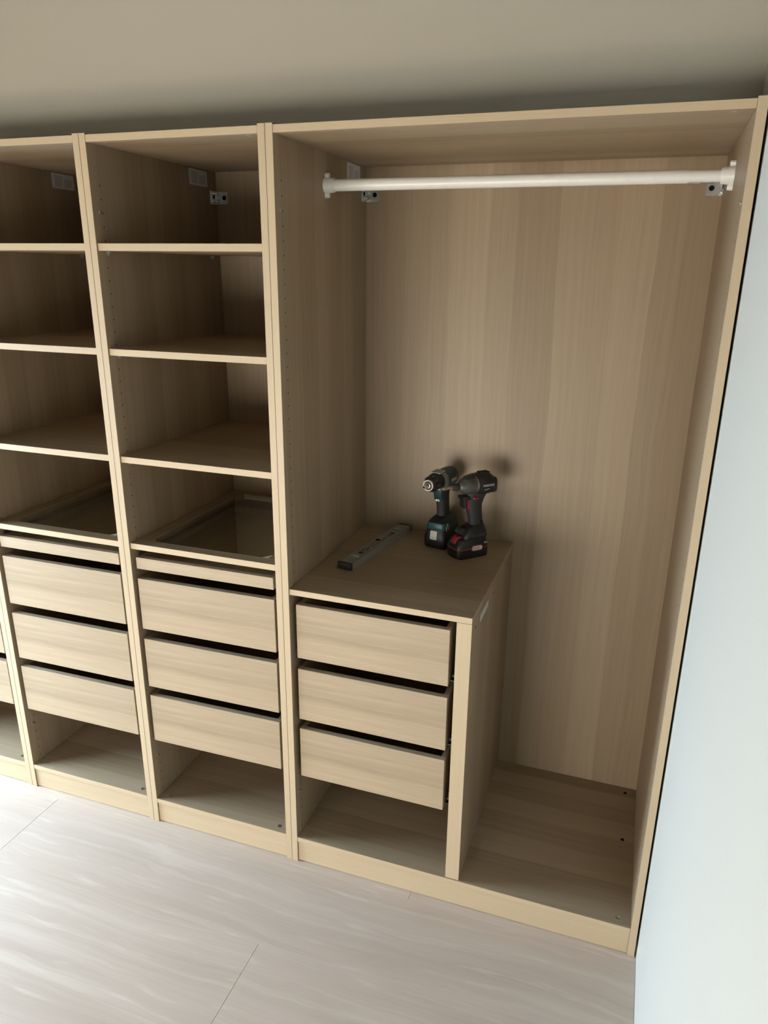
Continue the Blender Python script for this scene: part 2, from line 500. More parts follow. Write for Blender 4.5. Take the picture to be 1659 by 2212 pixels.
def wardrobe(x0, w, label, cams_back=False, label_sticker=True):
    t = thing('wardrobe_frame', label, 'wardrobe', (x0, 0, 0), group='oak wardrobe frames in a row')
    lp = board('side_panel', (0.0001, T, 0, DEP, 0, HT), 'oak_panel_upright', 'oak_edge_upright', t, 'z')
    rp = board('side_panel', (w-T, w-0.0004, 0, DEP, 0, HT), 'oak_panel_upright', 'oak_edge_upright', t, 'z')
    tp = board('top_panel', (T, w-T, 0.0008, YBK, ZT, HT-0.0035), 'oak_flat', 'oak_edge_flat', t, 'x')
    bp = board('bottom_panel', (T, w-T, 0.0006, YBK, ZP, ZB), 'oak_flat', 'oak_edge_flat', t, 'x')
    board('plinth', (T, w-T, 0.0055, 0.0215, 0.0012, ZP), 'oak_edge_flat', 'oak_edge_flat', t, 'x')
    box('back_panel', (T*0.5, w-T*0.5, YBK, YBK+0.004, ZP, HT-0.006), 'oak_back', t)
    for (pp, xx, rz) in ((lp, T, 0), (rp, w-T, math.pi)):
        o = share('pin_holes', HOLES, pp, loc=(xx, 0, 0)); o['kind'] = 'stuff'
        if rz: o.scale = (-1, 1, 1)
        for zz in (1.838, 0.2406):
            o = share('connector_screw', SCRM, pp, loc=(xx, 0.0250, zz))
            if rz: o.scale = (-1, 1, 1)
    for xx in (0.0525, w-0.0525):
        share('cam_fitting', CAMM, bp, loc=(xx, 0.025, ZB))
        o = share('cam_fitting', CAMM, tp, loc=(xx, 0.025, ZT)); o.scale = (1, 1, -1)
        for yy in (0.3235, 0.5445):
            share('cam_hole', CAMH, bp, loc=(xx, yy, ZB))
    if label_sticker:
        sticker(lp, T, 0.427, 0.523, 1.944, 1.9878)
    return t

XR, XM, XLL, XF = 0.0, -W5, -2*W5, -3*W5
wr = wardrobe(XR, W1, 'wide oak-effect wardrobe frame with the white hanging rail, beside the white wall')
wm = wardrobe(XM, W5, 'narrow oak-effect wardrobe frame directly left of the wide wardrobe')
wl = wardrobe(XLL, W5, 'second narrow oak-effect wardrobe frame left of the wide wardrobe')
wf = wardrobe(XF, W5, 'narrow oak-effect wardrobe frame cut off by the left edge of the photo', label_sticker=False)

# ------------------------------------------------------------------ shelves
bm = bmesh.new(); bm_box(bm, 0, 0.011, -0.006, 0.006, -0.0065, -0.0005, bev=0.001); bm_cyl(bm, (-0.002, 0, -0.0085), (0.009, 0, -0.0085), 0.0027, n=8)
o = to_obj('shelf_pin', bm, 'zinc'); PINM = o.data; bpy.data.objects.remove(o)

def shelf(x0, w, z, label):
    t = thing('shelf', label, 'shelf', (x0+T, 0, z), group='loose oak shelves in the narrow wardrobes')
    iw = w-2*T
    board('shelf_board', (0.0006, iw-0.0006, 0.0045, 0.566, -0.0176, 0), 'oak_flat', 'oak_edge_flat', t, 'x')
    for yy in (0.035, 0.515):
        share('shelf_pin', PINM, t, loc=(0.0004, yy, -0.0176))
        o = share('shelf_pin', PINM, t, loc=(iw-0.0004, yy, -0.0176)); o.scale = (-1, 1, 1)
SH = (1.7656, 1.5085, 1.2208)
NM = ('topmost', 'middle', 'lowest solid')
for (x0, who) in ((XM, 'in the narrow wardrobe beside the wide one'), (XLL, 'in the second narrow wardrobe from the wide one')):
    for z, n_ in zip(SH, NM):
        shelf(x0, W5, z, '%s oak shelf %s' % (n_, who))

# ------------------------------------------------------------------ glass shelf and shallow tray
def glass_shelf(x0, label):
    t = thing('glass_shelf', label, 'shelf', (x0+T, 0, 0.968), group='glass-topped oak shelves')
    iw = W5-2*T; rw = 0.0405
    y0, y1 = 0.0045, 0.570
    board('front_rail', (0.0006, iw-0.0006, y0, 0.0405, -0.0176, 0), 'oak_flat', 'oak_edge_flat', t, 'x')
    board('back_rail', (0.0006, iw-0.0006, 0.539, y1, -0.0176, 0), 'oak_flat', 'oak_edge_flat', t, 'x')
    box('side_rail', (0.0006, rw, 0.0405, 0.539, -0.0176, 0), 'oak_drawer_box', t, bev=0.0006)
    box('side_rail', (iw-rw, iw-0.0006, 0.0405, 0.539, -0.0176, 0), 'oak_drawer_box', t, bev=0.0006)
    # glass rests on a rebate just below the top of the rails, its corners cut at an angle by small fillets
    box('glass_pane', (rw-0.004, iw-rw+0.004, 0.0375, 0.543, -0.0070, -0.0030), 'clear_glass', t)
    for (sx, cx) in ((1, rw), (-1, iw-rw)):
        for (sy, cy) in ((1, 0.0405), (-1, 0.539)):
            bm = bmesh.new()
            a = [(cx, cy), (cx+sx*0.020, cy), (cx, cy+sy*0.026)]
            lo = [bm.verts.new((p[0], p[1], -0.0176)) for p in a]; hi = [bm.verts.new((p[0], p[1], -0.0002)) for p in a]
            bm.faces.new(lo); bm.faces.new(hi)
            for i in range(3): bm.faces.new((lo[i], lo[(i+1) % 3], hi[(i+1) % 3], hi[i]))
            bmesh.ops.recalc_face_normals(bm, faces=bm.faces[:])
            to_obj('corner_fillet', bm, 'white_plastic' if sx < 0 and sy > 0 else 'oak_flat', t)
glass_shelf(XM, 'glass shelf in oak frame in narrow wardrobe beside the wide one')
glass_shelf(XLL, 'glass shelf in oak frame in second narrow wardrobe from the wide one')

DXA, DXB = 0.0312, 0.4668       # drawer box inside a 0.499 wide frame
def drawer(x0, z0, h, label, group, xa=DXA, xb=DXB, y0=0.008, skew=0.0, name='drawer', depth=0.535):
    t = thing(name, label, 'drawer', (x0+xa, y0, z0), skew, group)
    w = xb-xa; ft = 0.0165; st = 0.0135
    board('drawer_front', (0, w, 0, ft, 0, h), 'oak_drawer_front', 'oak_drawer_front', t, 'x', bev=0.0007)
    hs = h-0.0012
    box('drawer_side', (0.0004, st, ft, depth, 0.004, hs), 'oak_drawer_box', t, bev=0.0005)
    box('drawer_side', (w-st, w-0.0004, ft, depth, 0.004, hs), 'oak_drawer_box', t, bev=0.0005)
    box('drawer_back', (st, w-st, depth-st, depth, 0.008, hs), 'oak_drawer_box', t, bev=0.0005)
    box('drawer_bottom', (st-0.004, w-st+0.004, ft-0.004, depth-st+0.004, 0.010, 0.014), 'oak_drawer_box', t)
    for s in (0, 1):
        bm = bmesh.new()
        xo = -0.0118 if s == 0 else w
        bm_box(bm, xo, xo+0.0118, 0.028, 0.50, 0.0010, 0.0022)
        bm_box(bm, xo+(0.0 if s == 0 else 0.0106), xo+(0.0012 if s == 0 else 0.0118), 0.028, 0.50, 0.0010, 0.040)
        bm_cyl(bm, (xo+0.003, 0.036, 0.014), (xo+0.009, 0.036, 0.014), 0.0045, n=10)
        to_obj('runner', bm, 'runner_steel', t)
    return t
ZD = (0.6995, 0.5050, 0.3125)
HD = 0.1610
POS = ('top', 'middle', 'bottom')
SK = {XM: R_(0.95), XLL: R_(0.6), XF: R_(0.5)}
for (x0, who, which) in ((XM, 'in the narrow wardrobe beside the wide one', (0, 1, 2)), (XLL, 'in the second narrow wardrobe from the wide one', (0, 1, 2)),
                         (XF, 'in the wardrobe at the left photo edge', (1, 2))):
    for i in which:
        drawer(x0, ZD[i], HD, '%s oak drawer %s' % (POS[i], who), 'full-height oak drawers', y0=0.005, skew=SK[x0], depth=0.535)
for (x0, who) in ((XM, 'in the narrow wardrobe beside the wide one'), (XLL, 'in the second narrow wardrobe from the wide one')):
    drawer(x0, 0.8905, 0.0350, 'shallow oak tray under glass shelf %s' % who, 'shallow pull-out trays', y0=0.0065, skew=R_(0.6), name='pull_out_tray')

# ------------------------------------------------------------------ divider, its shelf and drawers in the wide wardrobe
XD0, XD1, ZS = 0.4777, 0.5167, 0.9048
dv = thing('divider_panel', 'thick oak divider panel standing in the wide wardrobe right of its drawers', 'panel', (XD0, 0, ZB))
dp = board('panel', (0, XD1-XD0, 0.0036, YBK-0.001, 0.0002, ZS-0.0170-ZB), 'oak_panel_upright', 'oak_edge_upright', dv, 'z')
sticker(dp, XD1-XD0, 0.105, 0.200, 0.848-ZB, 0.868-ZB)
for yy in (0.0472, 0.2706, 0.4856):
    o = share('cam_hole', CAMH, dp, loc=(XD1-XD0, yy, 0.860-ZB), rot=(0, R_(90), 0)); o.scale = (0.7, 0.7, 1)
share('pin_holes', hole_mesh([0.1081-ZB+0.032*i for i in range(23)], 'pin_holes_low'), dp).scale = (-1, 1, 1)
for c_ in dp.children:
    if c_.name.startswith('pin_holes'): c_['kind'] = 'stuff'
cs = thing('shelf', 'oak shelf on top of the drawers in the wide wardrobe, carrying the tools', 'shelf', (T, 0, ZS))
board('shelf_board', (0.0005, XD1-T, 0.0036, YBK-0.001, -0.0168, 0), 'oak_flat', 'oak_edge_flat', cs, 'x')
for i in range(3):
    drawer(T, ZD[i]+(-0.0005, -0.001, -0.001)[i], HD, '%s oak drawer beneath the tools in the wide wardrobe' % POS[i], 'full-height oak drawers', xa=0.0345-T, xb=0.4605-T, y0=0.0085)

# ------------------------------------------------------------------ hanging rail
YR, ZR = 0.2805, 1.9145
hr = thing('hanging_rail', 'white steel hanging rail across the top of the wide wardrobe', 'rail', (T, YR, ZR))
LI = W1-2*T
bm = bmesh.new(); bm_cyl(bm, (0.004, 0, 0), (LI-0.090, 0, 0), 0.0143, n=28)
to_obj('rod', bm, 'white_steel', hr, smooth=True)
bm = bmesh.new(); bm_cyl(bm, (LI-0.120, 0, 0), (LI-0.004, 0, 0), 0.0128, n=28)
to_obj('inner_rod', bm, 'white_steel', hr, smooth=True)
bm = bmesh.new()
bm_box(bm, LI-0.094, LI-0.066, -0.006, 0.006, -0.0158, -0.0120, bev=0.001)
bm_box(bm, LI-0.052, LI-0.040, -0.005, 0.005, -0.0150, -0.0115, bev=0.001)
to_obj('length_clip', bm, 'zinc', hr)
for (x0, s) in ((0.0003, 1), (LI-0.0003, -1)):
    bm = bmesh.new()
    bm_lathe(bm, [(0, 0.0195), (0.002, 0.0195), (0.004, 0.0185), (0.022, 0.0175), (0.026, 0.0160), (0.0262, 0.0145)], (x0, 0, 0), (s, 0, 0), 24)
    br = to_obj('end_bracket', bm, 'white_plastic', hr, smooth=True)
    for zz in (1, -1):
        bm = bmesh.new()
        bm_lathe(bm, [(0, 0.0068), (0.008, 0.0066), (0.011, 0.0055)], (x0, 0, zz*0.0235), (s, 0, 0), 14)
        bm_box(bm, min(x0, x0+s*0.009), max(x0, x0+s*0.009), -0.0062, 0.0062, min(zz*0.014, zz*0.0235), max(zz*0.014, zz*0.0235))
        lug = to_obj('screw_lug', bm, 'white_plastic', br, smooth=True)

# ------------------------------------------------------------------ zinc wall brackets in the back corners
def wall_bracket(x, s, label):
    t = thing('wall_bracket', label, 'bracket', (x, YBK, 1.8985), group='zinc wall brackets in the wardrobe corners')
    h = 0.0385
    def X(a, b): return (min(s*a, s*b), max(s*a, s*b))
    bm = bmesh.new(); bm_box(bm, *X(0.0002, 0.0018), -0.040, -0.0002, 0, h, bev=0.0006)
    to_obj('side_plate', bm, 'zinc', t)
    bm = bmesh.new(); bm_box(bm, *X(0.0018, 0.040), -0.0020, -0.0002, 0.0005, h-0.0005, bev=0.0006)
    for i in range(7): bm_box(bm, *X(0.004, 0.039), -0.0024, -0.0019, 0.002+i*0.0008, 0.0023+i*0.0008)
    bpl = to_obj('back_plate', bm, 'zinc', t)
    bm = bmesh.new(); bm_cyl(bm, (s*0.0275, -0.0019, 0.0195), (s*0.0275, -0.0026, 0.0195), 0.0066, n=20)
    to_obj('bolt_hole', bm, 'dark_hole', bpl)
    # pressed V rib with a screw through the side plate
    bm = bmesh.new()
    bm_prism(bm, [(s*0.0018, 0.003), (s*0.0075, 0.006), (s*0.0075, 0.012), (s*0.0018, 0.016)], -0.030, -0.008, 0.001)
    bm_prism(bm, [(s*0.0018, 0.026), (s*0.0060, 0.028), (s*0.0060, 0.033), (s*0.0018, 0.036)], -0.032, -0.008, 0.001)
    to_obj('pressed_rib', bm, 'zinc', t)
    bm = bmesh.new(); bm_cyl(bm, (s*0.0016, -0.020, 0.021), (s*0.0035, -0.020, 0.021), 0.0048, n=12)
    to_obj('screw_head', bm, 'dark_hole', t)
wall_bracket(T, 1, 'zinc wall bracket below left end of the white rail in wide wardrobe')
wall_bracket(W1-T, -1, 'zinc wall bracket below right end of the white rail in wide wardrobe')
wall_bracket(XM+T, 1, 'zinc wall bracket in top compartment of the narrow wardrobe')

# ------------------------------------------------------------------ spirit level
LV = thing('spirit_level', 'grey aluminium spirit level with black end caps lying on the tool shelf', 'spirit level', (0.1045, 0.1790, ZS), math.atan2(-0.061, 0.390))
LW, LL, LH = 0.0450, 0.385, 0.0205
# hollow-look box section: two flanges and a slightly sunken web
bm = bmesh.new()
prof = [(-LW/2, 0.0004), (LW/2, 0.0004), (LW/2, LH), (LW/2-0.004, LH), (LW/2-0.0045, LH-0.0006), (-LW/2+0.0045, LH-0.0006), (-LW/2+0.004, LH), (-LW/2, LH)]
bm_prism(bm, prof, 0.007, LL-0.007, 0.0)
to_obj('body', bm, 'level_aluminium', LV)
for (y0, y1) in ((0, 0.009), (LL-0.009, LL)):
    bm = bmesh.new(); bm_box(bm, -LW/2-0.0006, LW/2+0.0006, y0, y1, 0.0001, LH+0.0006, bev=0.0022, seg=2)
    c_ = to_obj('end_cap', bm, 'black_plastic', LV)
    if y0 == 0:
        bm = bmesh.new()
        for d in ((-.0165, .0165, -.0006, .0005, .0040, .0048), (-.0165, .0165, -.0006, .0005, .0152, .0160), (-.0165, -.0157, -.0006, .0005, .0040, .0160), (.0157, .0165, -.0006, .0005, .0040, .0160)):
            bm_box(bm, *d)
        to_obj('cap_rim', bm, 'gear_grey', c_)
zt = LH-0.0006
def disc(parent, name, x, y, rx, ry, mat, dz=0.0003):
    bm = bmesh.new()
    bm_lathe(bm, [(0, 1.0), (dz, 1.0)], (0, 0, 0), (0, 0, 1), 20)
    for v in bm.verts: v.co.x *= rx; v.co.y *= ry
    return to_obj(name, bm, mat, parent, loc=(x, y, zt))
for yv in (0.058, 0.325):
    o = disc(LV, 'vial_window', 0.0, yv, 0.0150, 0.0150, 'vial_green')
    bm = bmesh.new(); bm_cyl(bm, (-0.013, 0, 0.0022), (0.013, 0, 0.0022), 0.0034, n=10); to_obj('vial', bm, 'vial_green', o)
    bm = bmesh.new(); bm_lathe(bm, [(0, 0.0158), (0.0007, 0.0158), (0.0007, 0.0148), (0.0, 0.0148)], (0, 0, 0), (0, 0, 1), 24); to_obj('vial_rim', bm, 'level_aluminium', o)
disc(LV, 'printed_dot', 0.0, 0.094, 0.0082, 0.0082, 'print_dark')
disc(LV, 'printed_dot', 0.002, 0.286, 0.0075, 0.0075, 'print_dark')
disc(LV, 'printed_dot', 0.003, 0.266, 0.0075, 0.0062, 'print_grey')
disc(LV, 'hanging_hole', -0.0085, 0.212, 0.0072, 0.0080, 'dark_hole')
disc(LV, 'printed_dot', -0.0165, 0.112, 0.0028, 0.0045, 'print_grey')
# diamond outline mark
bm = bmesh.new()
for a, b in (((-.009, .118), (0, .108)), ((0, .108), (.009, .122)), ((.009, .122), (-.001, .132)), ((-.001, .132), (-.009, .118)), ((-.004, .146), (.004, .134))):
    d = Vector((b[0]-a[0], b[1]-a[1], 0)); n_ = Vector((-d.y, d.x, 0)).normalized()*0.0015
    vs = [bm.verts.new((p[0]+k*n_.x, p[1]+k*n_.y, zt+0.0003)) for p, k in ((a, 1), (b, 1), (b, -1), (a, -1))]
    f = bm.faces.new(vs)
    if f.normal.z < 0: f.normal_flip()
o = to_obj('printed_mark', bm, 'print_dark', LV)
bm = bmesh.new()
v = [bm.verts.new((x, y, zt+0.0003)) for x, y in ((-.006, .150), (.010, .154), (.003, .166))]; bm.faces.new(v)
to_obj('printed_mark', bm, 'print_grey', LV)
rs = random.Random(5)
bm = bmesh.new()
for row, (x, ya, yb, s) in enumerate(((0.0045, 0.170, 0.246, 0.0042), (-0.0075, 0.160, 0.196, 0.0026))):
    y = ya
    while y < yb:
        l = rs.uniform(0.003, 0.007)
        bm_box(bm, x-s*rs.uniform(.6, 1), x+s*rs.uniform(.6, 1), y, y+l, zt-0.0001, zt+0.0003); y += l+rs.uniform(0.0012, 0.0022)
to_obj('printed_text', bm, 'print_grey', LV)

# ------------------------------------------------------------------ cordless tools
# local axes of both: +x towards the chuck, y sideways, z up
def grip_rings(stations):
    """stations: (z, x_center, half_len, half_wid)"""
    rings = []
    for z, xc, hl, hw in stations:
        ring = []
        for i in range(20):
            a = 2*math.pi*i/20
            ca, sa = math.cos(a), math.sin(a)
            ring.append((xc+hl*math.copysign(abs(ca)**0.75, ca), hw*math.copysign(abs(sa)**0.75, sa), z))
        rings.append(ring)
    return rings

def impact_driver():
    f = Vector((-0.681, -0.732)); a = math.atan2(f.y, f.x)
    A = Vector((0.3929, 0.3560)); side = Vector((-f.y, f.x))      # local +y
    # near front corner A is at local (0, +hw); origin of the tool = front centre of the battery
    hw = 0.0345
    nd = Vector((0.0473, -0.0398)).normalized()
    sgn = 1 if side.dot(nd) > 0 else -1
    base = A - side*sgn*hw
    t = thing('impact_driver', 'black cordless impact driver with red trigger and red-striped battery, right of the other drill', 'drill', (base.x, base.y, ZS), a, 'cordless tools on the shelf')
    N = sgn                      # local y sign of the side facing the camera
    # battery
    bm = bmesh.new()
    bm_loft(bm, [rrect(-0.106, -0.006, -hw+.002, hw-.002, 0.0004, 0.010), rrect(-0.108, 0.0, -hw, hw, 0.004, 0.012), rrect(-0.108, 0.002, -hw, hw, 0.030, 0.012),
                 rrect(-0.107, 0.001, -hw+.0005, hw-.0005, 0.040, 0.013), rrect(-0.104, -0.006, -hw+.004, hw-.004, 0.056, 0.014), rrect(-0.102, -0.014, -hw+.006, hw-.006, 0.060, 0.013)])
    bat = to_obj('battery', bm, 'black_plastic', t, smooth=True)
    bm = bmesh.new()
    bm_loft(bm, [rrect(-0.1088, 0.0028, -hw-.0008, hw+.0008, 0.0300, 0.0125), rrect(-0.1088, 0.0028, -hw-.0008, hw+.0008, 0.0322, 0.0125)])
    to_obj('red_stripe', bm, 'red_line', bat, smooth=True)
    bm = bmesh.new()
    bm_loft(bm, [rrect(-0.030, 0.0030, -0.0125, 0.0125, 0.0475, 0.005), rrect(-0.030, -0.0035, -0.0120, 0.0120, 0.0600, 0.005), rrect(-0.028, -0.0110, -0.010, 0.010, 0.0660, 0.004)])
    to_obj('release_button', bm, 'red_plastic', bat, smooth=True)
    # badge on the near side
    yb = N*hw
    bm = bmesh.new(); bm_loft(bm, [[(p[0], yb+N*0.0002, p[1]) for p in rrect(-0.083, -0.044, 0.0225, 0.0405, 0, 0.006)], [(p[0], yb+N*0.0018, p[1]) for p in rrect(-0.083, -0.044, 0.0225, 0.0405, 0, 0.006)]])
    bdg = to_obj('badge', bm, 'red_line', bat)
    bm = bmesh.new(); bm_loft(bm, [[(p[0], yb+N*0.0016, p[1]) for p in rrect(-0.081, -0.046, 0.0255, 0.0380, 0, 0.005)], [(p[0], yb+N*0.0022, p[1]) for p in rrect(-0.081, -0.046, 0.0255, 0.0380, 0, 0.005)]])
    to_obj('badge_face', bm, 'print_white', bdg)
    ux = (-N, 0, 0)
    text_part('badge_text', 'PARKSIDE', 0.0062, 'print_dark', bdg, frame_matrix((-0.060, yb+N*0.0023, 0.0318), ux, (0, 0, 1)))
    text_part('battery_text', '20V', 0.0075, 'print_white', bat, frame_matrix((-0.094, yb+N*0.0006, 0.0445), ux, (0, 0, 1)))
    # foot of the tool on the battery
    bm = bmesh.new()
    bm_loft(bm, [rrect(-0.105, -0.024, -.030, .030, 0.0585, 0.012), rrect(-0.106, -0.026, -.0315, .0315, 0.066, 0.012), rrect(-0.104, -0.030, -.0295, .0295, 0.078, 0.013),
                 rrect(-0.102, -0.040, -.024, .024, 0.088, 0.012), rrect(-0.101, -0.052, -.018, .018, 0.096, 0.010)])
    foot = to_obj('foot', bm, 'black_plastic', t, smooth=True)
    bm = bmesh.new()
    bm_loft(bm, [[(p[0], N*0.0300, p[1]) for p in rrect(-0.098, -0.045, 0.0635, 0.0760, 0, 0.004)], [(p[0], N*0.0325, p[1]) for p in rrect(-0.096, -0.047, 0.0650, 0.0745, 0, 0.004)]])
    to_obj('foot_badge', bm, 'black_rubber', foot)
    # work light / clip at the front of the foot
    bm = bmesh.new(); bm_cyl(bm, (-0.026, -0.012, 0.080), (-0.026, 0.012, 0.080), 0.0105, n=16); bm_box(bm, -0.042, -0.022, -0.011, 0.011, 0.071, 0.086, bev=0.003)
    wl_ = to_obj('work_light', bm, 'black_rubber', foot, smooth=True)
    bm = bmesh.new(); bm_cyl(bm, (-0.0185, -0.008, 0.0785), (-0.0152, -0.008, 0.0775), 0.0045, n=10); to_obj('lens', bm, 'gear_grey', wl_)
    # grip
    bm = bmesh.new()
    bm_loft(bm, grip_rings([(0.088, -0.079, 0.0255, 0.0175), (0.100, -0.0775, 0.0225, 0.0165), (0.120, -0.074, 0.0225, 0.0165), (0.140, -0.070, 0.0235, 0.0175),
                            (0.158, -0.068, 0.0250, 0.0180), (0.176, -0.070, 0.0300, 0.0190), (0.195, -0.075, 0.0370, 0.0205), (0.210, -0.080, 0.0420, 0.0220)]))
    gp = to_obj('grip', bm, 'black_rubber', t, smooth=True)
    bm = bmesh.new(); bm_cyl(bm, (-0.088, N*0.0120, 0.104), (-0.088, N*0.0172, 0.104), 0.0040, n=12); to_obj('screw', bm, 'dark_hole', gp)
    # trigger housing and trigger
    bm = bmesh.new(); bm_prism(bm, [(-0.020, 0.188), (-0.060, 0.188), (-0.056, 0.176), (-0.030, 0.174), (-0.022, 0.178)], -0.015, 0.015, 0.003)
    to_obj('trigger_guard', bm, 'black_plastic', t, smooth=True)
    bm = bmesh.new(); bm_prism(bm, [(-0.026, 0.177), (-0.043, 0.177), (-0.043, 0.148), (-0.028, 0.151), (-0.0245, 0.164)], -0.0115, 0.0115, 0.003)
    tr = to_obj('trigger', bm, 'black_plastic', t, smooth=True)
    bm = bmesh.new(); bm_prism(bm, [(-0.0385, 0.176), (-0.052, 0.176), (-0.052, 0.146), (-0.0385, 0.1475)], -0.0122, 0.0122, 0.002)
    to_obj('trigger_side', bm, 'crimson', tr, smooth=True)
    bm = bmesh.new(); bm_box(bm, -0.073, -0.054, min(N*0.010, N*0.0215), max(N*0.010, N*0.0215), 0.1775, 0.1840, bev=0.0015)
    to_obj('direction_switch', bm, 'crimson', t)
    # head: gear nose, collar ring, motor housing, end cap
    ax, zc = (1, 0, 0), 0.2170
    bm = bmesh.new()
    bm_lathe(bm, [(-0.068, 0.0270), (-0.060, 0.0275), (-0.045, 0.0270), (-0.034, 0.0255), (-0.024, 0.0215), (-0.017, 0.0150), (-0.013, 0.0125), (-0.012, 0.010)], (0, 0, zc), ax, 28)
    nose = to_obj('gear_nose', bm, 'gear_grey', t, smooth=True)
    bm = bmesh.new(); bm_lathe(bm, [(-0.067, 0.0275), (-0.0665, 0.0292), (-0.0630, 0.0292), (-0.0625, 0.0280)], (0, 0, zc), ax, 28); to_obj('collar_ring', bm, 'steel_worn', nose, smooth=True)
    bm = bmesh.new()
    bm_prism(bm, [(-0.030, zc+0.0265), (-0.052, zc+0.0315), (-0.066, zc+0.0335), (-0.070, zc+0.026), (-0.034, zc+0.022)], -0.010, 0.010, 0.002)
    to_obj('lug', bm, 'black_plastic', nose, smooth=True)
    bm = bmesh.new()
    rings = []
    for (x, top_, bot, hw_) in ((-0.066, 0.030, -0.028, 0.0285), (-0.075, 0.0335, -0.030, 0.0300), (-0.090, 0.0355, -0.031, 0.0310), (-0.108, 0.0350, -0.030, 0.0305), (-0.118, 0.030, -0.028, 0.0290), (-0.124, 0.020, -0.024, 0.0250)):
        ring = []
        for i in range(24):
            a_ = 2*math.pi*i/24; ca, sa = math.cos(a_), math.sin(a_)
            h_ = top_ if sa > 0 else -bot
            ring.append((x, hw_*math.copysign(abs(ca)**0.8, ca), zc+h_*math.copysign(abs(sa)**0.8, sa)))
        rings.append(ring)
    bm_loft(bm, rings)
    mh = to_obj('motor_housing', bm, 'black_plastic', t, smooth=True)
    for i in range(4):
        bm = bmesh.new(); bm_box(bm, -0.086-i*0.009, -0.081-i*0.009, -0.012, 0.012, zc+0.0330, zc+0.0368, bev=0.001); to_obj('top_rib', bm, 'black_rubber', mh)
    bm = bmesh.new()
    bm_loft(bm, [[(-0.120, p[0], zc+p[1]) for p in rrect(-0.027, 0.027, -0.026, 0.022, 0, 0.010)], [(-0.130, p[0], zc+p[1]) for p in rrect(-0.026, 0.026, -0.025, 0.020, 0, 0.010)], [(-0.134, p[0], zc+p[1]) for p in rrect(-0.022, 0.022, -0.020, 0.015, 0, 0.009)]])
    to_obj('end_cap', bm, 'black_rubber', mh, smooth=True)
    text_part('housing_text', 'PARKSIDE', 0.0088, 'print_white', mh, frame_matrix((-0.097, N*0.0313, zc+0.0015), ux, (0, 0, 1)))
    text_part('housing_text', 'Performance', 0.0042, 'print_white', mh, frame_matrix((-0.092, N*0.0310, zc-0.0095), ux, (0.25, 0, 1)))
    # bit holder
    bm = bmesh.new(); bm_lathe(bm, [(-0.014, 0.0100), (-0.010, 0.0112), (0.004, 0.0108), (0.007, 0.0090), (0.008, 0.0060)], (0, 0, zc), ax, 20); ch = to_obj('bit_collet', bm, 'black_rubber', t, smooth=True)
    bm = bmesh.new(); bm_cyl(bm, (0.006, 0, zc), (0.040, 0, zc), 0.0056, n=6); bm_cyl(bm, (0.040, 0, zc), (0.043, 0, zc), 0.0056, 0.0045, n=12); to_obj('bit_holder', bm, 'bit_steel', ch)
    bm = bmesh.new(); bm_cyl(bm, (0.043, 0, zc), (0.053, 0, zc), 0.0036, n=6); bm_cyl(bm, (0.053, 0, zc), (0.058, 0, zc), 0.0036, 0.0012, n=6); to_obj('screw_bit', bm, 'steel_worn', ch)
    return t
impact_driver()

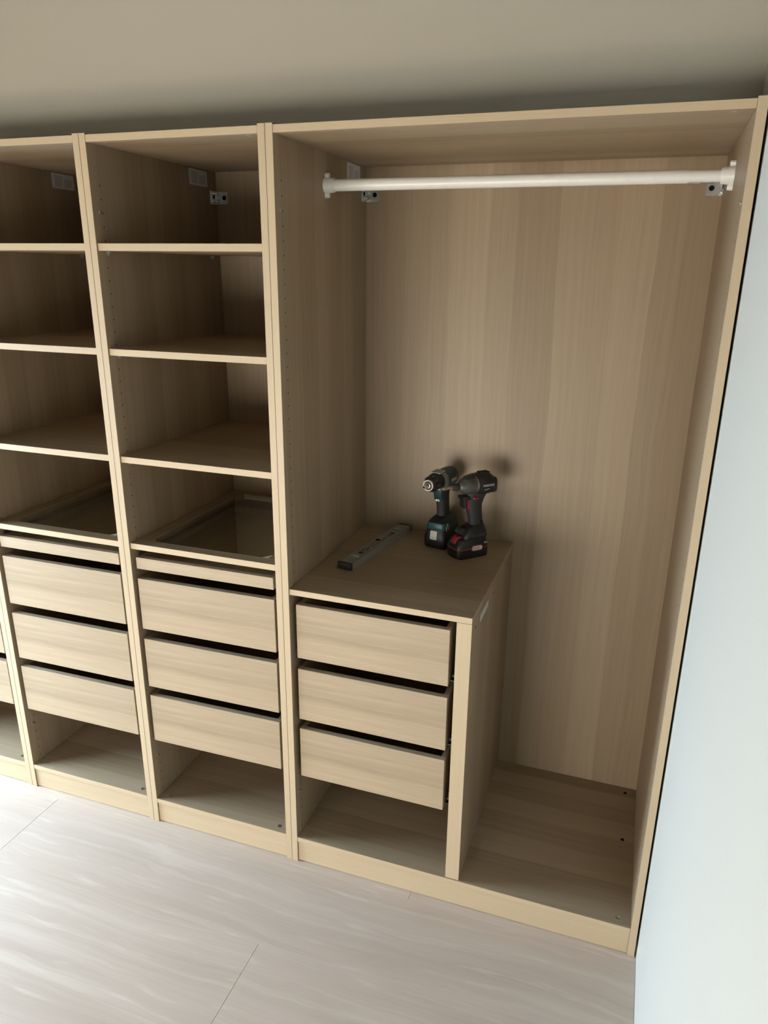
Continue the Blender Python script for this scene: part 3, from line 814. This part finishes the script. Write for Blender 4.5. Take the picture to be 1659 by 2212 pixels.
def drill():
    f = Vector((-0.22, -0.976)).normalized(); a = math.atan2(f.y, f.x)
    base = Vector((0.2962, 0.4295))
    t = thing('cordless_drill', 'teal and black cordless drill with chrome chuck and cream battery label, next to the level', 'drill', (base.x, base.y, ZS), a, 'cordless tools on the shelf')
    hw = 0.0370
    bm = bmesh.new()
    bm_loft(bm, [rrect(-0.108, -0.004, -hw+.003, hw-.003, 0.0004, 0.010), rrect(-0.110, 0.0, -hw, hw, 0.006, 0.012), rrect(-0.110, 0.0, -hw, hw, 0.036, 0.012),
                 rrect(-0.109, -0.003, -hw+.004, hw-.004, 0.048, 0.012), rrect(-0.108, -0.006, -hw+.007, hw-.007, 0.062, 0.012)])
    bat = to_obj('battery', bm, 'black_plastic', t, smooth=True)
    # cream label, tilted with the sloping front face
    bm = bmesh.new()
    pts = lambda dx: [(q_[1]*0-0.0002+dx-0.06*max(0, q_[1]-0.036)*3, q_[0], q_[1]) for q_ in rrect(-0.0135, 0.0095, 0.0290, 0.0560, 0, 0.003)]
    bm_loft(bm, [pts(0.0002), pts(0.0016)])
    lb = to_obj('cream_label', bm, 'cream_label', bat)
    bm = bmesh.new(); bm_box(bm, 0.0010, 0.0018, -0.0110, 0.0070, 0.0355, 0.0360); to_obj('label_line', bm, 'grey_plastic', lb)
    # teal foot
    bm = bmesh.new()
    bm_loft(bm, [rrect(-0.104, -0.004, -0.0315, 0.0315, 0.0600, 0.011), rrect(-0.104, -0.003, -0.0312, 0.0312, 0.0680, 0.011), rrect(-0.102, -0.006, -0.0290, 0.0290, 0.0800, 0.011)])
    foot = to_obj('foot', bm, 'teal_plastic', t, smooth=True)
    bm = bmesh.new()
    bm_loft(bm, [rrect(-0.102, -0.0065, -0.0285, 0.0285, 0.0795, 0.011), rrect(-0.100, -0.014, -0.0255, 0.0255, 0.0870, 0.011), rrect(-0.094, -0.030, -0.0180, 0.0180, 0.0960, 0.010)])
    to_obj('foot_top', bm, 'black_plastic', foot, smooth=True)
    bm = bmesh.new(); bm_lathe(bm, [(0, 0.0045), (0.003, 0.0045), (0.004, 0.003)], (-0.028, 0.0300, 0.0740), (0, 1, 0), 12)
    bm_box(bm, -0.040, -0.018, 0.0300, 0.0335, 0.0560, 0.0700, bev=0.001); to_obj('belt_clip', bm, 'steel_worn', foot, smooth=True)
    # grip
    bm = bmesh.new()
    bm_loft(bm, grip_rings([(0.090, -0.058, 0.0250, 0.0185), (0.104, -0.056, 0.0220, 0.0165), (0.125, -0.053, 0.0220, 0.0168), (0.145, -0.050, 0.0230, 0.0172), (0.165, -0.048, 0.0245, 0.0168), (0.185, -0.050, 0.0300, 0.0180), (0.198, -0.055, 0.0380, 0.0200)]))
    to_obj('grip', bm, 'black_rubber', t, smooth=True)
    bm = bmesh.new(); bm_prism(bm, [(-0.012, 0.186), (-0.032, 0.186), (-0.032, 0.150), (-0.020, 0.150), (-0.014, 0.165)], -0.0140, 0.0140, 0.004)
    trg = to_obj('trigger', bm, 'teal_dark', t, smooth=True)
    bm = bmesh.new(); bm_cyl(bm, (-0.0205, -0.004, 0.1500), (-0.0170, -0.004, 0.1500), 0.0035, n=10); bm_cyl(bm, (-0.0205, 0.003, 0.1500), (-0.0170, 0.003, 0.1500), 0.0035, n=10)
    to_obj('work_light', bm, 'steel_worn', trg)
    zc = 0.2120; ax = (1, 0, 0)
    # body
    bm = bmesh.new()
    bm_lathe(bm, [(-0.104, 0.014), (-0.101, 0.0250), (-0.093, 0.0290), (-0.070, 0.0302), (-0.040, 0.0298), (-0.030, 0.0285), (-0.028, 0.020)], (0, 0, zc), ax, 28)
    body = to_obj('motor_housing', bm, 'teal_dark', t, smooth=True)
    for s in (-1, 1):
        bm = bmesh.new(); bm_box(bm, -0.078, -0.046, min(s*0.0285, s*0.0306), max(s*0.0285, s*0.0306), zc-0.006, zc+0.004, bev=0.0008)
        to_obj('name_strip', bm, 'grey_plastic', body)
    bm = bmesh.new()
    bm_lathe(bm, [(-0.032, 0.0270), (-0.030, 0.0300), (-0.018, 0.0298), (-0.010, 0.0282), (-0.009, 0.020)], (0, 0, zc), ax, 28)
    gh = to_obj('gear_housing', bm, 'gear_housing_grey', t, smooth=True)
    bm = bmesh.new(); bm_box(bm, -0.036, 0.004, -0.016, 0.016, zc+0.0255, zc+0.0310, bev=0.003, seg=2); to_obj('selector', bm, 'grey_plastic', gh, smooth=True)
    bm = bmesh.new()
    bm_lathe(bm, [(-0.010, 0.0262), (-0.008, 0.0280), (0.004, 0.0276), (0.007, 0.0255)], (0, 0, zc), ax, 24); to_obj('torque_ring', bm, 'black_plastic', gh, smooth=True)
    bm = bmesh.new()
    bm_lathe(bm, [(0.006, 0.0240), (0.008, 0.0252), (0.026, 0.0248), (0.034, 0.0222), (0.042, 0.0190), (0.044, 0.0172)], (0, 0, zc), ax, 24)
    for i in range(10):
        a_ = 2*math.pi*i/10; c_, s_ = math.cos(a_), math.sin(a_)
        bm_cyl(bm, (0.010, c_*0.0242, zc+s_*0.0242), (0.029, c_*0.0236, zc+s_*0.0236), 0.0026, n=6)
    chk = to_obj('chuck_sleeve', bm, 'black_plastic', t, smooth=True)
    # chrome nose ring with a dark groove and the jaws inside
    bm = bmesh.new(); bm_lathe(bm, [(0.040, 0.0180), (0.047, 0.0176), (0.0485, 0.0165), (0.0485, 0.0140), (0.0460, 0.0135), (0.0455, 0.0100)], (0, 0, zc), ax, 28); to_obj('chuck_ring', bm, 'chrome_dull', chk, smooth=True)
    bm = bmesh.new(); bm_lathe(bm, [(0.0450, 0.0132), (0.0462, 0.0130), (0.0464, 0.0098), (0.0452, 0.0095)], (0, 0, zc), ax, 24); to_obj('chuck_groove', bm, 'black_plastic', chk, smooth=True)
    bm = bmesh.new(); bm_lathe(bm, [(0.044, 0.0100), (0.0500, 0.0092), (0.0508, 0.0080), (0.0508, 0.0062), (0.0475, 0.0058)], (0, 0, zc), ax, 24); to_obj('chuck_jaws', bm, 'steel_worn', chk, smooth=True)
    bm = bmesh.new(); bm_lathe(bm, [(0.0470, 0.0060), (0.0512, 0.0058), (0.0513, 0.0020)], (0, 0, zc), ax, 12); to_obj('jaw_gap', bm, 'gear_grey', chk, smooth=True)
    bm = bmesh.new(); bm_cyl(bm, (0.050, 0, zc), (0.068, 0, zc), 0.0040, n=6); bm_cyl(bm, (0.066, 0, zc), (0.0725, 0, zc), 0.0052, n=14)
    bt = to_obj('bit_holder', bm, 'chrome', chk)
    bm = bmesh.new(); bm_cyl(bm, (0.0724, 0, zc), (0.0728, 0, zc), 0.0036, n=6); to_obj('bit_socket', bm, 'dark_hole', bt)
    return t
drill()
